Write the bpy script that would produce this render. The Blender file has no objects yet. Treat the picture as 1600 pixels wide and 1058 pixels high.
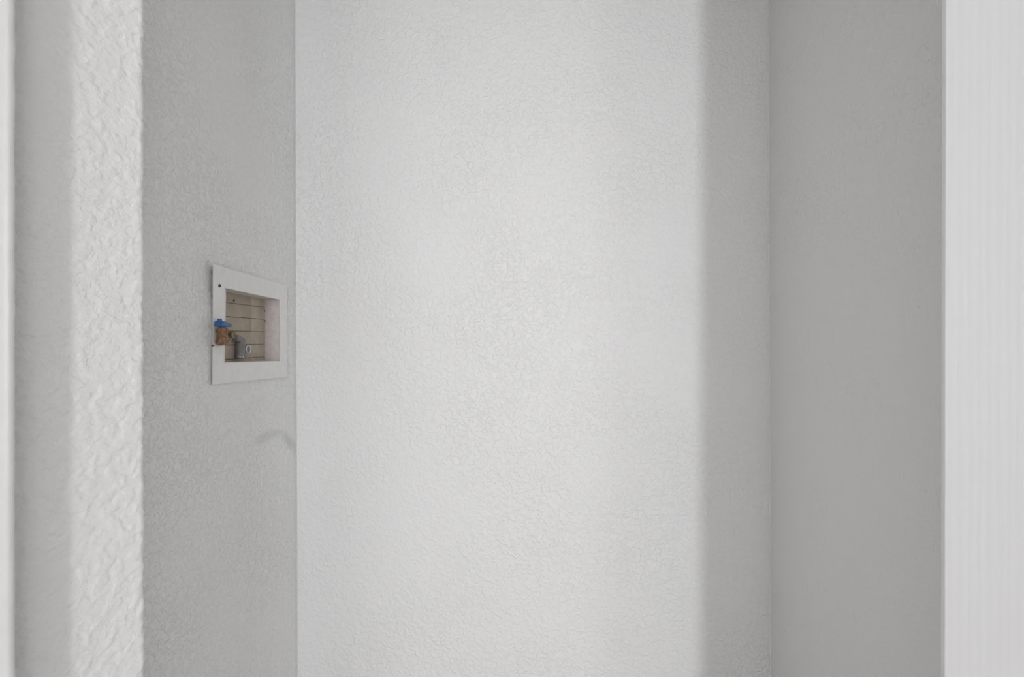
import bpy, bmesh, math, random
from mathutils import Vector, Matrix, noise

random.seed(7)
scene = bpy.context.scene
COL = scene.collection
F = 711.0            # focal length in pixels of the 1600 px wide frame
H = 1.05             # camera height

# ------------------------------------------------------------------ camera
cam_d = bpy.data.cameras.new('camera')
cam_d.sensor_fit = 'HORIZONTAL'
cam_d.sensor_width = 36.0
cam_d.lens = 36.0 * F / 1600.0
cam_d.clip_start = 0.02
cam = bpy.data.objects.new('camera', cam_d)
COL.objects.link(cam)
cam.location = (0, 0, H)
cam.rotation_euler = (math.radians(90), 0, 0)
scene.camera = cam

# ------------------------------------------------------------------ world, lights, exposure
world = bpy.data.worlds.new('daylight')
scene.world = world
world.use_nodes = True
bg = world.node_tree.nodes['Background']
bg.inputs[0].default_value = (0.75, 0.85, 1.0, 1)
bg.inputs[1].default_value = 0.4

def area(name, loc, rot, sx, sy, power, col):
    d = bpy.data.lights.new(name, 'AREA')
    d.shape = 'RECTANGLE'
    d.size, d.size_y = sx, sy
    d.energy = power
    d.color = col
    o = bpy.data.objects.new(name, d)
    COL.objects.link(o)
    o.location = loc
    o.rotation_euler = rot
    return o

WIN_X, WIN_W, WIN_Z0, WIN_Z1 = 1.00, 0.36, 0.12, 2.05
REAR_Y = -5.0
# daylight through the tall narrow window, plus two unseen fills added for ambient
area('daylight_narrow_window', (WIN_X, REAR_Y - 0.02, (WIN_Z0 + WIN_Z1) / 2), (math.radians(90), 0, 0),
     WIN_W, WIN_Z1 - WIN_Z0, 62.0, (0.945, 0.97, 1.0))
area('fill_right_wall', (2.6 + 0.02, -3.6, 1.35), (math.radians(90), 0, math.radians(90)),
     1.6, 1.4, 30.0, (0.99, 0.995, 1.0))  # unseen fill added to brighten the jamb and left side
area('fill_rear_wall', (-1.0, REAR_Y - 0.02, 1.35), (math.radians(90), 0, 0),
     1.6, 1.4, 26.0, (0.99, 0.995, 1.0))  # unseen fill added to lift the right side

scene.view_settings.view_transform = 'Standard'
scene.view_settings.look = 'None'
scene.view_settings.gamma = 1.0
scene.view_settings.use_curve_mapping = False
scene.view_settings.exposure = 0.34

# ------------------------------------------------------------------ materials
def new_mat(name):
    m = bpy.data.materials.new(name)
    m.use_nodes = True
    nt = m.node_tree
    b = nt.nodes['Principled BSDF']
    return m, nt, b

def plain(name, col, rough=0.5, metal=0.0, mottle=0.0, mscale=200.0, bump=0.0):
    m, nt, b = new_mat(name)
    b.inputs['Roughness'].default_value = rough
    b.inputs['Metallic'].default_value = metal
    b.inputs['Base Color'].default_value = (*col, 1)
    if mottle or bump:
        tc = nt.nodes.new('ShaderNodeTexCoord')
        n = nt.nodes.new('ShaderNodeTexNoise')
        n.inputs['Scale'].default_value = mscale
        n.inputs['Detail'].default_value = 4
        nt.links.new(tc.outputs['Object'], n.inputs['Vector'])
        if mottle:
            r = nt.nodes.new('ShaderNodeValToRGB')
            r.color_ramp.elements[0].position = 0.3
            r.color_ramp.elements[1].position = 0.7
            r.color_ramp.elements[0].color = (*[max(0, c * (1 - mottle)) for c in col], 1)
            r.color_ramp.elements[1].color = (*[min(1, c * (1 + mottle)) for c in col], 1)
            nt.links.new(n.outputs['Fac'], r.inputs['Fac'])
            nt.links.new(r.outputs['Color'], b.inputs['Base Color'])
        if bump:
            bp = nt.nodes.new('ShaderNodeBump')
            bp.inputs['Distance'].default_value = bump
            bp.inputs['Strength'].default_value = 0.6
            nt.links.new(n.outputs['Fac'], bp.inputs['Height'])
            nt.links.new(bp.outputs['Normal'], b.inputs['Normal'])
    return m

def wall_paint(name, col=(0.87, 0.87, 0.868), rough=0.5, height=0.0026, scale=84.0, marks=()):
    """knock-down textured wall paint; marks = (centre, axis angle in the YZ plane, half sizes, darkening)"""
    m, nt, b = new_mat(name)
    N, L = nt.nodes, nt.links
    tc = N.new('ShaderNodeTexCoord')
    # trowelled splatter: warped noise with a flattened top
    n1 = N.new('ShaderNodeTexNoise')
    n1.inputs['Scale'].default_value = scale
    n1.inputs['Detail'].default_value = 2.5
    n1.inputs['Roughness'].default_value = 0.5
    n1.inputs['Distortion'].default_value = 0.9
    L.new(tc.outputs['Object'], n1.inputs['Vector'])
    r1 = N.new('ShaderNodeValToRGB')
    r1.color_ramp.interpolation = 'EASE'
    r1.color_ramp.elements[0].position = 0.42
    r1.color_ramp.elements[1].position = 0.62
    L.new(n1.outputs['Fac'], r1.inputs['Fac'])
    n2 = N.new('ShaderNodeTexNoise')
    n2.inputs['Scale'].default_value = scale * 4.2
    n2.inputs['Detail'].default_value = 3
    L.new(tc.outputs['Object'], n2.inputs['Vector'])
    # strength of the texture varies over the wall
    n3 = N.new('ShaderNodeTexNoise')
    n3.inputs['Scale'].default_value = 4.0
    n3.inputs['Detail'].default_value = 1
    L.new(tc.outputs['Object'], n3.inputs['Vector'])
    mr = N.new('ShaderNodeMapRange')
    mr.inputs['From Min'].default_value = 0.3
    mr.inputs['From Max'].default_value = 0.7
    mr.inputs['To Min'].default_value = 0.45
    mr.inputs['To Max'].default_value = 1.0
    L.new(n3.outputs['Fac'], mr.inputs['Value'])
    mu = N.new('ShaderNodeMath'); mu.operation = 'MULTIPLY'
    L.new(r1.outputs['Color'], mu.inputs[0]); L.new(mr.outputs['Result'], mu.inputs[1])
    ad = N.new('ShaderNodeMath'); ad.operation = 'MULTIPLY_ADD'
    ad.inputs[1].default_value = 0.30
    L.new(n2.outputs['Fac'], ad.inputs[0]); L.new(mu.outputs[0], ad.inputs[2])
    bp = N.new('ShaderNodeBump')
    bp.inputs['Distance'].default_value = height
    bp.inputs['Strength'].default_value = 0.55
    L.new(ad.outputs[0], bp.inputs['Height'])
    L.new(bp.outputs['Normal'], b.inputs['Normal'])
    b.inputs['Roughness'].default_value = rough
    b.inputs['Base Color'].default_value = (*col, 1)
    # darker marks and scuffs
    prev = None
    for (c, ang, half, dark) in marks:
        vs = N.new('ShaderNodeVectorMath'); vs.operation = 'SUBTRACT'
        vs.inputs[1].default_value = c
        L.new(tc.outputs['Object'], vs.inputs[0])
        ro = N.new('ShaderNodeVectorRotate'); ro.rotation_type = 'X_AXIS'
        ro.inputs['Angle'].default_value = -ang
        L.new(vs.outputs[0], ro.inputs['Vector'])
        dv = N.new('ShaderNodeVectorMath'); dv.operation = 'DIVIDE'
        dv.inputs[1].default_value = (0.2, half[0], half[1])
        L.new(ro.outputs[0], dv.inputs[0])
        ln = N.new('ShaderNodeVectorMath'); ln.operation = 'LENGTH'
        L.new(dv.outputs[0], ln.inputs[0])
        mp = N.new('ShaderNodeMapRange'); mp.interpolation_type = 'SMOOTHSTEP'
        mp.inputs['From Min'].default_value = 0.0
        mp.inputs['From Max'].default_value = 1.0
        mp.inputs['To Min'].default_value = dark
        mp.inputs['To Max'].default_value = 0.0
        L.new(ln.outputs['Value'], mp.inputs['Value'])
        if prev is None:
            prev = mp.outputs['Result']
        else:
            mx = N.new('ShaderNodeMath'); mx.operation = 'MAXIMUM'
            L.new(prev, mx.inputs[0]); L.new(mp.outputs['Result'], mx.inputs[1])
            prev = mx.outputs[0]
    if prev is not None:
        mix = N.new('ShaderNodeMix'); mix.data_type = 'RGBA'
        mix.inputs[6].default_value = (*col, 1)
        mix.inputs[7].default_value = (0.20, 0.20, 0.195, 1)
        L.new(prev, mix.inputs[0])
        L.new(mix.outputs[2], b.inputs['Base Color'])
    return m

def grain_paint(name, col):
    """white paint over embossed vertical wood grain"""
    m, nt, b = new_mat(name)
    N, L = nt.nodes, nt.links
    tc = N.new('ShaderNodeTexCoord')
    mp = N.new('ShaderNodeMapping')
    mp.inputs['Scale'].default_value = (1, 1, 0.05)
    L.new(tc.outputs['Object'], mp.inputs['Vector'])
    w = N.new('ShaderNodeTexWave')
    w.wave_type = 'BANDS'; w.bands_direction = 'X'
    w.inputs['Scale'].default_value = 26.0
    w.inputs['Distortion'].default_value = 3.5
    w.inputs['Detail'].default_value = 3
    w.inputs['Detail Scale'].default_value = 3.0
    L.new(mp.outputs['Vector'], w.inputs['Vector'])
    bp = N.new('ShaderNodeBump')
    bp.inputs['Distance'].default_value = 0.0004
    bp.inputs['Strength'].default_value = 0.5
    L.new(w.outputs['Fac'], bp.inputs['Height'])
    L.new(bp.outputs['Normal'], b.inputs['Normal'])
    r = N.new('ShaderNodeValToRGB')
    r.color_ramp.elements[0].color = (*[c * 0.978 for c in col], 1)
    r.color_ramp.elements[1].color = (*col, 1)
    L.new(w.outputs['Fac'], r.inputs['Fac'])
    L.new(r.outputs['Color'], b.inputs['Base Color'])
    b.inputs['Roughness'].default_value = 0.42
    return m

W = 0.55                                             # left alcove wall
def on_left(px, py):                                 # where a feature sits on the left wall plane
    y = F * W / (800 - px)
    return (-W, y, H + (529 - py) * y / F)

def arch_mark(px0, py0, px1, py1, thick, dark):  # elongated darker mark between two points of the left wall
    a, b_ = Vector(on_left(px0, py0)), Vector(on_left(px1, py1))
    c = (a + b_) / 2
    d = b_ - a
    return (tuple(c), math.atan2(d.z, d.y), (d.length / 2 * 1.55, thick), dark)

RW = 0.6597
def on_right(px, py):
    y = F * RW / (px - 800)
    return (RW, y, H + (529 - py) * y / F)
def scuff(px, py, ang, ln, th, dark):
    return (on_right(px, py), ang, (ln, th), dark)

M = {}
M['back'] = wall_paint('textured_wall_paint_alcove')
M['left'] = wall_paint('textured_wall_paint_marked', height=0.0044, scale=100.0, marks=[
    arch_mark(398, 690, 428, 676, 0.021, 0.24),
    arch_mark(412, 679, 446, 675, 0.017, 0.20),
    arch_mark(438, 674, 464, 708, 0.021, 0.26)])
M['right'] = wall_paint('textured_wall_paint_scuffed', height=0.0012, marks=[
    scuff(1355, 186, -0.45, 0.006, 0.0012, 0.35), scuff(1350, 164, 1.2, 0.005, 0.0012, 0.3),
    scuff(1431, 171, 0.7, 0.003, 0.002, 0.35), scuff(1417, 147, 0.3, 0.004, 0.0012, 0.3),
    scuff(1372, 221, 0.8, 0.004, 0.0014, 0.3), scuff(1321, 183, 0.0, 0.005, 0.001, 0.3),
    scuff(1436, 480, 0.6, 0.005, 0.0013, 0.35), scuff(1412, 502, 0.2, 0.003, 0.0015, 0.25),
    scuff(1446, 767, 0.8, 0.004, 0.0014, 0.3), scuff(1450, 815, 0.1, 0.005, 0.0011, 0.3)])
M['room'] = wall_paint('textured_wall_paint_room')
M['jamb'] = wall_paint('textured_wall_paint_jamb', height=0.0006, scale=170, rough=0.38)
M['trim'] = plain('white_trim_paint', (0.63, 0.63, 0.63), 0.35, mottle=0.015, mscale=60)
M['door'] = grain_paint('white_wood_grain_paint', (0.605, 0.605, 0.61))
M['ceiling'] = wall_paint('ceiling_paint', (0.85, 0.85, 0.85), 0.8)
M['caulk'] = plain('caulk', (0.80, 0.80, 0.79), 0.45, mottle=0.03, mscale=90)

def floor_mat():
    m, nt, b = new_mat('beige_tile_floor')
    N, L = nt.nodes, nt.links
    tc = N.new('ShaderNodeTexCoord')
    n = N.new('ShaderNodeTexNoise'); n.inputs['Scale'].default_value = 9; n.inputs['Detail'].default_value = 6
    L.new(tc.outputs['Object'], n.inputs['Vector'])
    r = N.new('ShaderNodeValToRGB')
    r.color_ramp.elements[0].color = (0.49, 0.42, 0.36, 1)
    r.color_ramp.elements[1].color = (0.58, 0.53, 0.49, 1)
    L.new(n.outputs['Fac'], r.inputs['Fac'])
    L.new(r.outputs['Color'], b.inputs['Base Color'])
    b.inputs['Roughness'].default_value = 0.45
    return m
M['floor'] = floor_mat()

# ------------------------------------------------------------------ mesh helpers
def link(name, me, mat, parent=None, kind=None, smooth=False, label=None):
    o = bpy.data.objects.new(name, me)
    COL.objects.link(o)
    if mat: me.materials.append(mat)
    if smooth:
        for p in me.polygons: p.use_smooth = True
    if parent is not None: o.parent = parent
    if kind: o['kind'] = kind
    if label: o['label'] = label
    return o

def bm_obj(name, bm, mat, parent=None, kind=None, smooth=False, label=None):
    bmesh.ops.recalc_face_normals(bm, faces=bm.faces[:])
    me = bpy.data.meshes.new(name)
    bm.to_mesh(me); bm.free()
    return link(name, me, mat, parent, kind, smooth, label)

def add_box(bm, x0, x1, y0, y1, z0, z1, bevel=0.0):
    b2 = bmesh.new()
    vs = [b2.verts.new((x, y, z)) for x in (x0, x1) for y in (y0, y1) for z in (z0, z1)]
    for f in ((0, 1, 3, 2), (4, 6, 7, 5), (0, 4, 5, 1), (2, 3, 7, 6), (0, 2, 6, 4), (1, 5, 7, 3)):
        b2.faces.new([vs[i] for i in f])
    bmesh.ops.recalc_face_normals(b2, faces=b2.faces[:])
    if bevel:
        bmesh.ops.bevel(b2, geom=b2.edges[:], offset=bevel, segments=3, affect='EDGES', profile=0.5)
    me = bpy.data.meshes.new('tmp'); b2.to_mesh(me); b2.free()
    bm.from_mesh(me); bpy.data.meshes.remove(me)

def add_cyl(bm, p0, p1, r0, r1=None, seg=20, cap=True):
    r1 = r0 if r1 is None else r1
    p0, p1 = Vector(p0), Vector(p1)
    d = (p1 - p0)
    ret = bmesh.ops.create_cone(bm, cap_ends=cap, segments=seg, radius1=r0, radius2=r1, depth=d.length)
    rot = Vector((0, 0, 1)).rotation_difference(d.normalized()).to_matrix().to_4x4()
    bmesh.ops.transform(bm, matrix=Matrix.Translation((p0 + p1) / 2) @ rot, verts=ret['verts'])

def add_ring(bm, c, axis, R, r, seg=28, mseg=10, scale=(1, 1)):
    axis = Vector(axis).normalized()
    rot = Vector((0, 0, 1)).rotation_difference(axis).to_matrix()
    rows = []
    for i in range(seg):
        a = 2 * math.pi * i / seg
        row = []
        for j in range(mseg):
            b = 2 * math.pi * j / mseg
            p = Vector(((R + r * math.cos(b)) * math.cos(a) * scale[0], (R + r * math.cos(b)) * math.sin(a) * scale[1], r * math.sin(b)))
            row.append(bm.verts.new(Vector(c) + rot @ p))
        rows.append(row)
    for i in range(seg):
        for j in range(mseg):
            bm.faces.new([rows[i][j], rows[(i + 1) % seg][j], rows[(i + 1) % seg][(j + 1) % mseg], rows[i][(j + 1) % mseg]])

def structure(name, boxes, mat, bevel=0.0):
    bm = bmesh.new()
    for b in boxes: add_box(bm, *b, bevel=bevel)
    return bm_obj(name, bm, mat, kind='structure')

CEIL = 2.44
XL, XR = -2.0, 2.6
BY = 1.167                                          # back wall of the alcove

# ------------------------------------------------------------------ the shell
structure('floor', [(XL - .1, XR + .1, REAR_Y - .1, BY + .12, -0.1, 0)], M['floor'])
structure('ceiling', [(XL - .1, XR + .1, REAR_Y - .1, BY + .12, CEIL, CEIL + .1)], M['ceiling'])
structure('wall_back', [(-W - .12, RW + .12, BY, BY + .12, 0, CEIL)], M['back'])

# left alcove wall, leaning a hair and cut open where the outlet box sits
def lean(top, bottom, z):                           # px lines are not quite plumb
    t = (z - (H - .868)) / 1.736
    return bottom + (top - bottom) * t

def lean_left(x, z): return x + lean(-0.0031, 0.0034, z)
def lean_right(x, z): return x + lean(-0.0031, 0.0034, z)

Y_HOLE0, Y_HOLE1, Z_HOLE0, Z_HOLE1 = 0.845, 1.098, H - 0.076, H + 0.118
def wall_with_hole(name, mat):
    ys = [0.52, Y_HOLE0, Y_HOLE1, 1.142, BY, BY + 0.12]
    dip = [0, 0, 0, 0.0012, -0.0028, -0.0028]        # taped inside corner: the surface falls away at the end
    NY = len(ys) - 1
    zs = [0.0, Z_HOLE0, Z_HOLE1, CEIL]
    bm = bmesh.new()
    g = {}
    for k, x in enumerate((-W, -W - 0.12)):
        for i, y in enumerate(ys):
            for j, z in enumerate(zs):
                g[k, i, j] = bm.verts.new((lean_left(x + dip[i], z) if k == 0 else x, y, z))
    for k in (0, 1):
        for i in range(NY):
            for j in range(3):
                if k == 0 and (i, j) == (1, 1): continue
                bm.faces.new([g[k, i, j], g[k, i + 1, j], g[k, i + 1, j + 1], g[k, i, j + 1]])
    for i in range(NY):
        for j in (0, 3): bm.faces.new([g[0, i, j], g[0, i + 1, j], g[1, i + 1, j], g[1, i, j]])
    for j in range(3):
        for i in (0, NY): bm.faces.new([g[0, i, j], g[0, i, j + 1], g[1, i, j + 1], g[1, i, j]])
    rim = [g[0, 1, 1], g[0, 2, 1], g[0, 2, 2], g[0, 1, 2]]
    inn = [bm.verts.new((-W - 0.06, v.co.y, v.co.z)) for v in rim]
    for a in range(4): bm.faces.new([rim[a], rim[(a + 1) % 4], inn[(a + 1) % 4], inn[a]])
    bm.faces.new(inn)
    return bm_obj(name, bm, mat, kind='structure')
wall_left = wall_with_hole('wall_left', M['left'])

# right alcove wall
bm = bmesh.new()
add_box(bm, RW, RW + 0.12, 0.575, BY + 0.12, 0, CEIL)
for v in bm.verts:
    if v.co.x < RW + .01: v.co.x = lean_right(v.co.x, v.co.z)
wall_right = bm_obj('wall_right', bm, M['right'], kind='structure')

# caulk beads in the two back corners, hand smoothed and uneven
def bead(name, parent, xf, side, r, seed):
    bm = bmesh.new()
    n, m = 420, 7
    rows = []
    for i in range(n + 1):
        z = 0.02 + (CEIL - 0.04) * i / n
        rr = r * (1 + 0.45 * noise.noise(Vector((seed, 0, z * 9))) + 0.25 * noise.noise(Vector((seed, 5, z * 40))))
        off = 0.0011 * noise.noise(Vector((seed, 9, z * 6)))
        row = []
        for j in range(m):
            a = math.pi / 2 * j / (m - 1)
            # quarter round filling the corner
            x = xf(z) + side * (rr * math.cos(a) + off)
            y = BY + 0.0004 - rr * math.sin(a)
            if j == 0: x, y = xf(z) + side * (rr + off), BY + 0.001
            if j == m - 1: x, y = xf(z) - side * 0.001, BY - rr
            row.append(bm.verts.new((x, y, z)))
        rows.append(row)
    for i in range(n):
        for j in range(m - 1):
            bm.faces.new([rows[i][j], rows[i][j + 1], rows[i + 1][j + 1], rows[i + 1][j]])
    return bm_obj(name, bm, M['caulk'], parent=parent, smooth=True)
bead('caulk_bead', wall_left, lambda z: lean_left(-W - 0.0028, z), 1, 0.0014, 3.1)
bead('caulk_bead', wall_right, lambda z: lean_right(RW, z), -1, 0.0030, 8.7)

# left end of the front wall: splayed, heavily textured jamb
J0 = Vector((-0.4187, 0.52))                        # back edge, the outline seen against the alcove
SPLAY = math.radians(25)
JD = Vector((-math.sin(SPLAY), -math.cos(SPLAY)))
JL = 0.127
J1 = J0 + JD * JL
nrm = Vector((math.cos(SPLAY), -math.sin(SPLAY)))
def knock(p):
    n = noise.noise(p * 95) * 0.6 + noise.noise(p * 210 + Vector((3, 1, 7))) * 0.4
    t = min(1, max(0, (n + 0.12) / 0.30)); t = t * t * (3 - 2 * t)
    return 0.0010 * t + 0.0002 * noise.noise(p * 420) + 0.0009 * noise.noise(p * 25)
def jamb_wall():
    bm = bmesh.new()
    step = 0.0016
    z0, z1 = H - 0.56, H + 0.56
    nz = int((z1 - z0) / step)
    R = 0.006
    # profile across: front corner -> jamb face -> rounded back edge
    prof = []
    nf = int((JL - R) / step)
    for i in range(nf + 1):
        prof.append((J1 + (-JD) * ((JL - R) * i / nf), nrm))
    back_n = Vector((0, 1))
    c = J0 + JD * R - nrm * R
    a0 = math.atan2(nrm.y, nrm.x); a1 = math.radians(90)
    for k in range(1, 9):
        a = a0 + (a1 - a0) * k / 8
        d = Vector((math.cos(a), math.sin(a)))
        prof.append((c + d * R, d))
    zs = [0.0] + [z0 + (z1 - z0) * k / nz for k in range(nz + 1)] + [CEIL]
    rows = []
    for z in zs:
        row = []
        fade = min(1, max(0, min(z - z0, z1 - z) / 0.03))
        for p, d in prof:
            q = Vector((p.x, p.y, z))
            s = knock(q) * fade - 0.0006
            tilt = lean(-0.0011, 0.0011, z)
            row.append(bm.verts.new((p.x + d.x * s + tilt, p.y + d.y * s, z)))
        rows.append(row)
    for i in range(len(rows) - 1):
        for j in range(len(prof) - 1):
            bm.faces.new([rows[i][j], rows[i][j + 1], rows[i + 1][j + 1], rows[i + 1][j]])
    for f in bm.faces: f.smooth = True
    # remaining sides of the wall
    e = prof[-1][0]
    pts = [(J1.x, J1.y), (XL, J1.y), (XL, e.y), (e.x, e.y)]
    lo = [bm.verts.new((x, y, 0)) for x, y in pts]
    hi = [bm.verts.new((x, y, CEIL)) for x, y in pts]
    for i in range(3): bm.faces.new([lo[i], lo[i + 1], hi[i + 1], hi[i]])
    me = bpy.data.meshes.new('wall_front_left')
    bm.to_mesh(me); bm.free()
    return link('wall_front_left', me, M['jamb'], kind='structure')
jamb_wall()

# header above the opening, right end of the front wall, side and rear walls of the room
structure('wall_front_header', [(-0.50, 0.85, J1.y, 0.52, 2.07, CEIL)], M['room'])
structure('wall_front_right', [(0.85, XR, J1.y, 0.52, 0, CEIL), (1.45, XR, 0.52, BY, 0, CEIL)], M['room'])
structure('wall_room_left', [(XL - .1, XL, REAR_Y - .1, 0.6, 0, CEIL)], M['room'])
wx0, wx1 = WIN_X - WIN_W / 2, WIN_X + WIN_W / 2
hx0, hx1 = -1.8, -0.2
gy0, gy1, gz0, gz1 = -4.4, -2.8, 0.65, 2.05
structure('wall_rear', [
    (XL, hx0, REAR_Y - .1, REAR_Y, 0, CEIL), (hx0, hx1, REAR_Y - .1, REAR_Y, 0, gz0), (hx0, hx1, REAR_Y - .1, REAR_Y, gz1, CEIL),
    (hx1, wx0, REAR_Y - .1, REAR_Y, 0, CEIL), (wx0, wx1, REAR_Y - .1, REAR_Y, 0, WIN_Z0), (wx0, wx1, REAR_Y - .1, REAR_Y, WIN_Z1, CEIL),
    (wx1, XR, REAR_Y - .1, REAR_Y, 0, CEIL)], M['room'])
structure('wall_room_right', [
    (XR, XR + .1, REAR_Y - .1, gy0, 0, CEIL), (XR, XR + .1, gy0, gy1, 0, gz0), (XR, XR + .1, gy0, gy1, gz1, CEIL),
    (XR, XR + .1, gy1, 0.6, 0, CEIL)], M['room'])

# bright strip at the far left: painted casing on the front wall, its inner edge lapping over the jamb
def casing():
    bm = bmesh.new()
    x1, y0, y1 = -0.4273, 0.3860, J1.y
    prof = [(-0.525, y1), (-0.525, y0 + .003), (-0.522, y0)]
    for k in range(7):
        a = math.pi / 2 * k / 6
        prof.append((x1 - 0.005 + 0.005 * math.sin(a), y0 + 0.005 - 0.005 * math.cos(a)))
    prof += [(x1 - .008, y0 + .0085), (x1 - .022, y1)]
    zs = [0.0] + [H - 0.5 + k / 160 for k in range(161)] + [2.13]
    rows = []
    for z in zs:
        row = []
        for (x, y) in prof:
            w = 0.0008 * noise.noise(Vector((2, y * 30, z * 45))) if x > -0.45 else 0
            row.append(bm.verts.new((x + w, y, z)))
        rows.append(row)
    n = len(prof)
    for i in range(len(rows) - 1):
        for j in range(n):
            bm.faces.new([rows[i][j], rows[i][(j + 1) % n], rows[i + 1][(j + 1) % n], rows[i + 1][j]])
    bm.faces.new(rows[0]); bm.faces.new(rows[-1])
    return bm_obj('trim_1', bm, M['trim'], kind='structure')
casing()

# white wood-grain sliding door pushed to the right
DY, DX = 0.567, 0.5343
bm = bmesh.new()
add_box(bm, DX, 1.38, DY - 0.0040, DY, 0.012, 2.05)
for v in bm.verts:
    if v.co.x < DX + .001 and v.co.y < DY - .002: v.co.x += 0.0022        # eased edge
bmesh.ops.bevel(bm, geom=bm.edges[:], offset=0.0007, segments=2, affect='EDGES', profile=0.5)
for v in bm.verts:
    v.co.x += lean(0.0016, -0.0016, v.co.z)
door = bm_obj('door_1', bm, M['door'], kind='structure', smooth=False)

# key window and two added, unseen fill openings, all behind the camera
def window(name, a0, a1, z0, z1, n, place):
    t, d0, d1 = 0.03, -0.015, 0.02
    def bar(nm, bs, parent=None, kind=None):
        bm = bmesh.new()
        for b in bs: add_box(bm, *place(*b))
        return bm_obj(nm, bm, M['trim'], parent=parent, kind=kind)
    o = bar(name, [(a0 - t, a0, d0, d1, z0 - t, z1 + t), (a1, a1 + t, d0, d1, z0 - t, z1 + t),
                   (a0, a1, d0, d1, z0 - t, z0), (a0, a1, d0, d1, z1, z1 + t)], kind='structure')
    for i in range(1, n):
        a = a0 + (a1 - a0) * i / n
        bar('muntin', [(a - .012, a + .012, d0, d1, z0, z1)], parent=o)
window('window_1', wx0, wx1, WIN_Z0, WIN_Z1, 1, lambda a, b, c, d, e, f: (a, b, REAR_Y + c, REAR_Y + d, e, f))
window('fill_window_3', hx0, hx1, gz0, gz1, 2, lambda a, b, c, d, e, f: (a, b, REAR_Y + c, REAR_Y + d, e, f))  # frame around the added rear fill
window('fill_window_2', gy0, gy1, gz0, gz1, 2, lambda a, b, c, d, e, f: (XR - d, XR - c, a, b, e, f))  # frame around the added right-hand fill

# ------------------------------------------------------------------ washing machine outlet box
M['plate'] = plain('white_painted_plate', (0.84, 0.835, 0.815), 0.45, mottle=0.03, mscale=60, bump=0.0004)
M['inner'] = plain('dusty_white_side', (0.74, 0.69, 0.67), 0.7, mottle=0.08, mscale=90, bump=0.0004)
M['board'] = plain('aged_beige_board', (0.43, 0.37, 0.30), 0.8, mottle=0.10, mscale=70, bump=0.0003)
M['board2'] = plain('aged_beige_board_pale', (0.50, 0.44, 0.37), 0.8, mottle=0.10, mscale=70, bump=0.0003)
M['seam'] = plain('brown_seam', (0.22, 0.17, 0.13), 0.9, mottle=0.3)
M['faint'] = plain('faint_crack', (0.45, 0.40, 0.37), 0.8, mottle=0.2)
M['dark'] = plain('dark_rust', (0.07, 0.04, 0.03), 0.9, mottle=0.3)
M['rust'] = plain('corroded_brass', (0.26, 0.14, 0.08), 0.55, metal=0.25, mottle=0.7, mscale=300, bump=0.0003)
M['brass'] = plain('tarnished_brass', (0.24, 0.20, 0.10), 0.4, metal=0.5, mottle=0.5, mscale=300)
M['blue'] = plain('blue_plastic', (0.05, 0.14, 0.36), 0.4, mottle=0.25, mscale=250)
M['grey'] = plain('valve_shadow_grey', (0.23, 0.22, 0.22), 0.55, metal=0.2, mottle=0.15, mscale=200)  # grey of the brass valve's shadow, given to a solid
M['chrome'] = plain('valve_reflection_chrome', (0.72, 0.71, 0.69), 0.3, metal=0.6)  # pale tone standing in for the valve's reflection

box = bpy.data.objects.new('washer_outlet_box', None)
COL.objects.link(box)
box.location = (-W, 0.975, H - 0.09)
box['label'] = 'white framed washing machine outlet box with blue valve, recessed in left alcove wall'
box['category'] = 'outlet box'
bpy.context.view_layer.update()
INV = box.matrix_world.inverted()
if True:
    INV = Matrix.Translation(-Vector(box.location))

def bpart(name, bm, mat, parent=None, smooth=False, label=None):
    """part built in world coordinates, stored relative to the box"""
    if parent is None:
        bmesh.ops.transform(bm, matrix=INV, verts=bm.verts[:])
        return bm_obj(name, bm, mat, parent=box, smooth=smooth, label=label)
    bmesh.ops.transform(bm, matrix=INV, verts=bm.verts[:])
    return bm_obj(name, bm, mat, parent=parent, smooth=smooth, label=label)

def PL(px, py, X=W):
    y = F * X / (800 - px)
    return Vector((-X, y, H + (529 - py) * y / F))

# face plate: outer outline, opening, warped off the wall at its top left corner
oTL, oTR, oBR, oBL = PL(332.6, 411.7), PL(449, 446), PL(449, 589.5), PL(330.8, 601.5)
iTL, iTR, iBR, iBL = PL(352, 450.2), PL(436.3, 468.5), PL(436.6, 563.7), PL(349.4, 566.5)
def frame_mesh():
    bm = bmesh.new()
    K = 14
    def edge(a, b, n): return [a + (b - a) * i / n for i in range(n)]
    outer, inner = [], []
    for (a, b) in ((oTL, oTR), (oTR, oBR), (oBR, oBL), (oBL, oTL)): outer += edge(a, b, K)
    for (a, b) in ((iTL, iTR), (iTR, iBR), (iBR, iBL), (iBL, iTL)): inner += edge(a, b, K)
    n = len(outer)
    T = 0.0045
    def lift(p):
        # the loose top left corner stands off the wall
        u = (p.y - oTL.y) / 0.28; v = (oTL.z - p.z) / 0.22
        return 0.0075 * max(0, 1 - v / 0.40) ** 0.9 * max(0, 1 - u / 0.75)
    def ring(pts, x, inset, toward):
        r = []
        for i, p in enumerate(pts):
            q = p + (toward[i] - p).normalized() * inset
            k = 1 - (x + lift(p)) / W            # the proud face is a touch smaller than its footprint
            r.append(bm.verts.new((lean_left(-W, p.z) + x + lift(p), q.y * k, H + (q.z - H) * k)))
        return r
    rings = [ring(outer, 0.0005, 0.0, inner), ring(outer, T - 0.0012, 0.0, inner), ring(outer, T, 0.0015, inner),
             ring(inner, T, 0.0015, outer), ring(inner, T - 0.0012, 0.0, outer), ring(inner, -0.0005, 0.0, outer)]
    for k in range(len(rings)):
        A, B = rings[k], rings[(k + 1) % len(rings)]
        for i in range(n):
            bm.faces.new([A[i], A[(i + 1) % n], B[(i + 1) % n], B[i]])
    return bm
plate = bpart('faceplate', frame_mesh(), M['plate'], label='white painted face plate, loose at its top corner')

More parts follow.
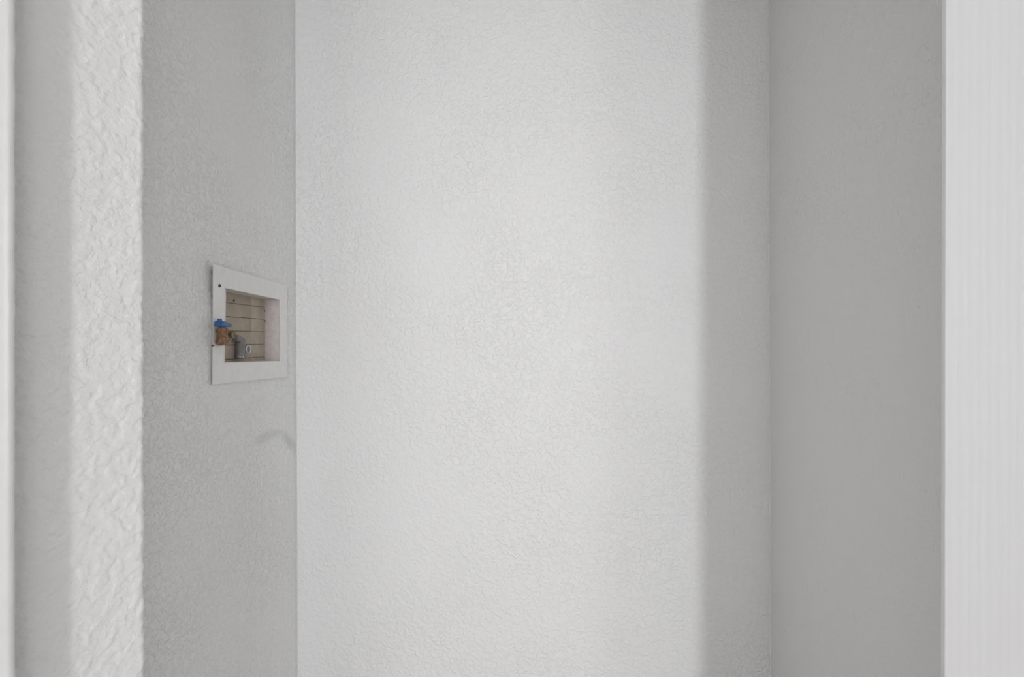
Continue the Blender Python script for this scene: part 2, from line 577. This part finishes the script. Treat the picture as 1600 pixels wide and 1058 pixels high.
# recess: four sides
DEP = 0.0335
def panel(name, a, b, mat):
    """side of the recess from plate edge a-b back to the boards, 2.5 mm thick"""
    bm = bmesh.new()
    cy, cz = (iTL.y + iBR.y) / 2, (iTL.z + iBR.z) / 2
    out = Vector((0, (a.y + b.y) / 2 - cy, (a.z + b.z) / 2 - cz))
    t = (b - a).normalized(); nn = Vector((0, -t.z, t.y))
    if nn.dot(out) < 0: nn = -nn
    vs = []
    for k in (0, 0.0025):
        for p in (a, b):
            for x in (0.002, -DEP - 0.004):
                vs.append(bm.verts.new((lean_left(-W, p.z) + x, p.y + nn.y * k, p.z + nn.z * k)))
    for f in ((0, 1, 3, 2), (4, 6, 7, 5), (0, 2, 6, 4), (1, 5, 7, 3), (0, 4, 5, 1), (2, 3, 7, 6)):
        bm.faces.new([vs[i] for i in f])
    return bpart(name, bm, mat)
panel('side_panel', iTR, iBR, M['inner'])
panel('side_panel', iTL, iBL, M['inner'])
panel('top_panel', iTL, iTR, M['inner'])
panel('bottom_panel', iBL, iBR, M['inner'])

# boards across the back of the recess
XB = -W - DEP
zb = [iBR.z - 0.012, H - 0.043, H - 0.0135, H + 0.0158, H + 0.0451, H + 0.0738, iTL.z + 0.003]
ysplit = F * (W + DEP) / (800 - 392)
for k in range(6):
    for (ya, yb, mt) in ((iBL.y - 0.002, ysplit, 'board'), (ysplit, iTR.y + 0.002, 'board2')):
        bm = bmesh.new()
        g = 0.00045
        add_box(bm, XB - 0.008, XB + random.uniform(-0.0005, 0.0006), ya + g * .4, yb - g * .4, zb[k] + g, zb[k + 1] - g, bevel=0.0006)
        bpart('board', bm, M[mt])
bm = bmesh.new(); add_box(bm, XB - 0.012, XB - 0.009, iBL.y - 0.002, iTR.y + 0.002, zb[0], zb[-1])
bpart('backing_panel', bm, M['seam'])

def stud(px, py, X, r, mat, name, parent=None):
    p = PL(px, py, X)
    bm = bmesh.new(); add_cyl(bm, p + Vector((-0.002, 0, 0)), p + Vector((0.0008, 0, 0)), r, r * 0.8, 12)
    return bpart(name, bm, mat, parent)
stud(343.2, 446.5, W - 0.0090, 0.0036, M['dark'], 'screw_head', plate)
stud(413.6, 486, W + DEP, 0.0022, M['dark'], 'nail_head')
stud(413.6, 501.5, W + DEP, 0.0022, M['dark'], 'nail_head')
stud(365.5, 469.5, W + DEP, 0.0026, M['dark'], 'nail_head')
# crack across the left stile and the seam in the top rail
bm = bmesh.new(); a = PL(331.3, 539, W - .0049); b = PL(349.3, 539.8, W - .0049)
add_box(bm, a.x - .0012, a.x + .0001, a.y, b.y, b.z - .0004, b.z + .0004)
bpart('crack', bm, M['faint'], plate)
bm = bmesh.new()
add_box(bm, a.x - .0012, a.x + .0003, a.y - .0003, a.y + .005, b.z - .0011, b.z + .0011)
bpart('chip', bm, M['dark'], plate)

# water valve with blue handle, standing proud of the left stile
VX, VY = -W + 0.0165, 0.838
zt, zm = H + 0.0200, H - 0.0118
bm = bmesh.new()
add_cyl(bm, (VX, VY, zm), (VX, VY, zt), 0.0085, 0.0085, 24)
add_cyl(bm, (VX, VY, zm + 0.002), (VX, VY, zm + 0.008), 0.0105, 0.0105, 6)
add_cyl(bm, (VX, VY, zt - 0.009), (VX, VY, zt - 0.003), 0.0105, 0.0105, 6)
add_cyl(bm, (VX - 0.002, VY, zm + 0.013), (VX - 0.0095, VY + 0.034, zm + 0.013), 0.0065, 0.0065, 20)
add_cyl(bm, (VX - 0.0095, VY + 0.034, zm + 0.013), (XB, VY + 0.052, zm - 0.001), 0.006, 0.006, 16)
add_cyl(bm, (VX - 0.004, VY + 0.004, zm + 0.003), (XB + 0.002, VY + 0.056, zm + 0.003), 0.0040, 0.0040, 12)
valve = bpart('valve', bm, M['rust'], smooth=False, label='corroded brass water valve')
bm = bmesh.new()
o1 = PL(364.5, 522.8, W - 0.020)
add_cyl(bm, o1 - Vector((0.012, 0, 0)), o1, 0.0062, 0.0062, 22)
add_ring(bm, o1, (1, 0, 0), 0.0052, 0.0013)
add_ring(bm, o1 - Vector((0.005, 0, 0)), (1, 0, 0), 0.0060, 0.0009)
bpart('hose_outlet', bm, M['brass'], valve, smooth=False)
bm = bmesh.new()
add_box(bm, VX - 0.0085, VX + 0.0085, VY - 0.0115, VY + 0.017, zt + 0.0015, zt + 0.0125, bevel=0.003)
add_box(bm, VX - 0.003, VX + 0.003, VY - 0.0110, VY - 0.004, zt + 0.008, zt + 0.0165, bevel=0.0015)
add_cyl(bm, (VX, VY, zt - 0.002), (VX, VY, zt + 0.003), 0.006, 0.006, 16)
for v in bm.verts:
    if v.co.y > VY + 0.006: v.co.z -= (v.co.y - VY - 0.006) * 0.55 * (1 if v.co.z > zt + 0.006 else 0)
bpart('handle', bm, M['blue'], valve, label='blue plastic valve handle')

# grey valve-shaped solid standing in for the brass valve's shadow, lower right
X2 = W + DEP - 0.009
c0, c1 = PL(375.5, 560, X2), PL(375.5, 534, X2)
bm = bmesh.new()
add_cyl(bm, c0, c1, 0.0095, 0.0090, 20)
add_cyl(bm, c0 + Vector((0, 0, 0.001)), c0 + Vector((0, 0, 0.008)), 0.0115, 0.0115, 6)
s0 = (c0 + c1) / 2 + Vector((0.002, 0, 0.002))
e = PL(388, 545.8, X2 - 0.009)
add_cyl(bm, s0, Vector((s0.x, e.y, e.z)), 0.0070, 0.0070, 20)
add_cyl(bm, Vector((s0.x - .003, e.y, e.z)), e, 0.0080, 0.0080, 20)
valve_shadow = bpart('valve', bm, M['grey'], label='grey solid standing in for the shadow of the brass valve')
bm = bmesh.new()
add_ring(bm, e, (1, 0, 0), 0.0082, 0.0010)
bpart('hose_outlet', bm, M['chrome'], valve_shadow, smooth=True)  # ring standing in for the brass outlet's reflection
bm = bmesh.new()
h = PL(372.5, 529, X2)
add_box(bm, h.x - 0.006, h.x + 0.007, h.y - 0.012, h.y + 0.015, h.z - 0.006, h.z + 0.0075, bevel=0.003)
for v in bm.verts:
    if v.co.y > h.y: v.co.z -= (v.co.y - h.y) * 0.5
bpart('handle', bm, M['grey'], valve_shadow)  # upper part of the shadow stand-in
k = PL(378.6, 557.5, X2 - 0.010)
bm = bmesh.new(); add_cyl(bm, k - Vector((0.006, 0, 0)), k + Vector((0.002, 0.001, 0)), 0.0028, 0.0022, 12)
bpart('shadow_knob', bm, M['chrome'], valve_shadow)  # small knob of the same shadow stand-in
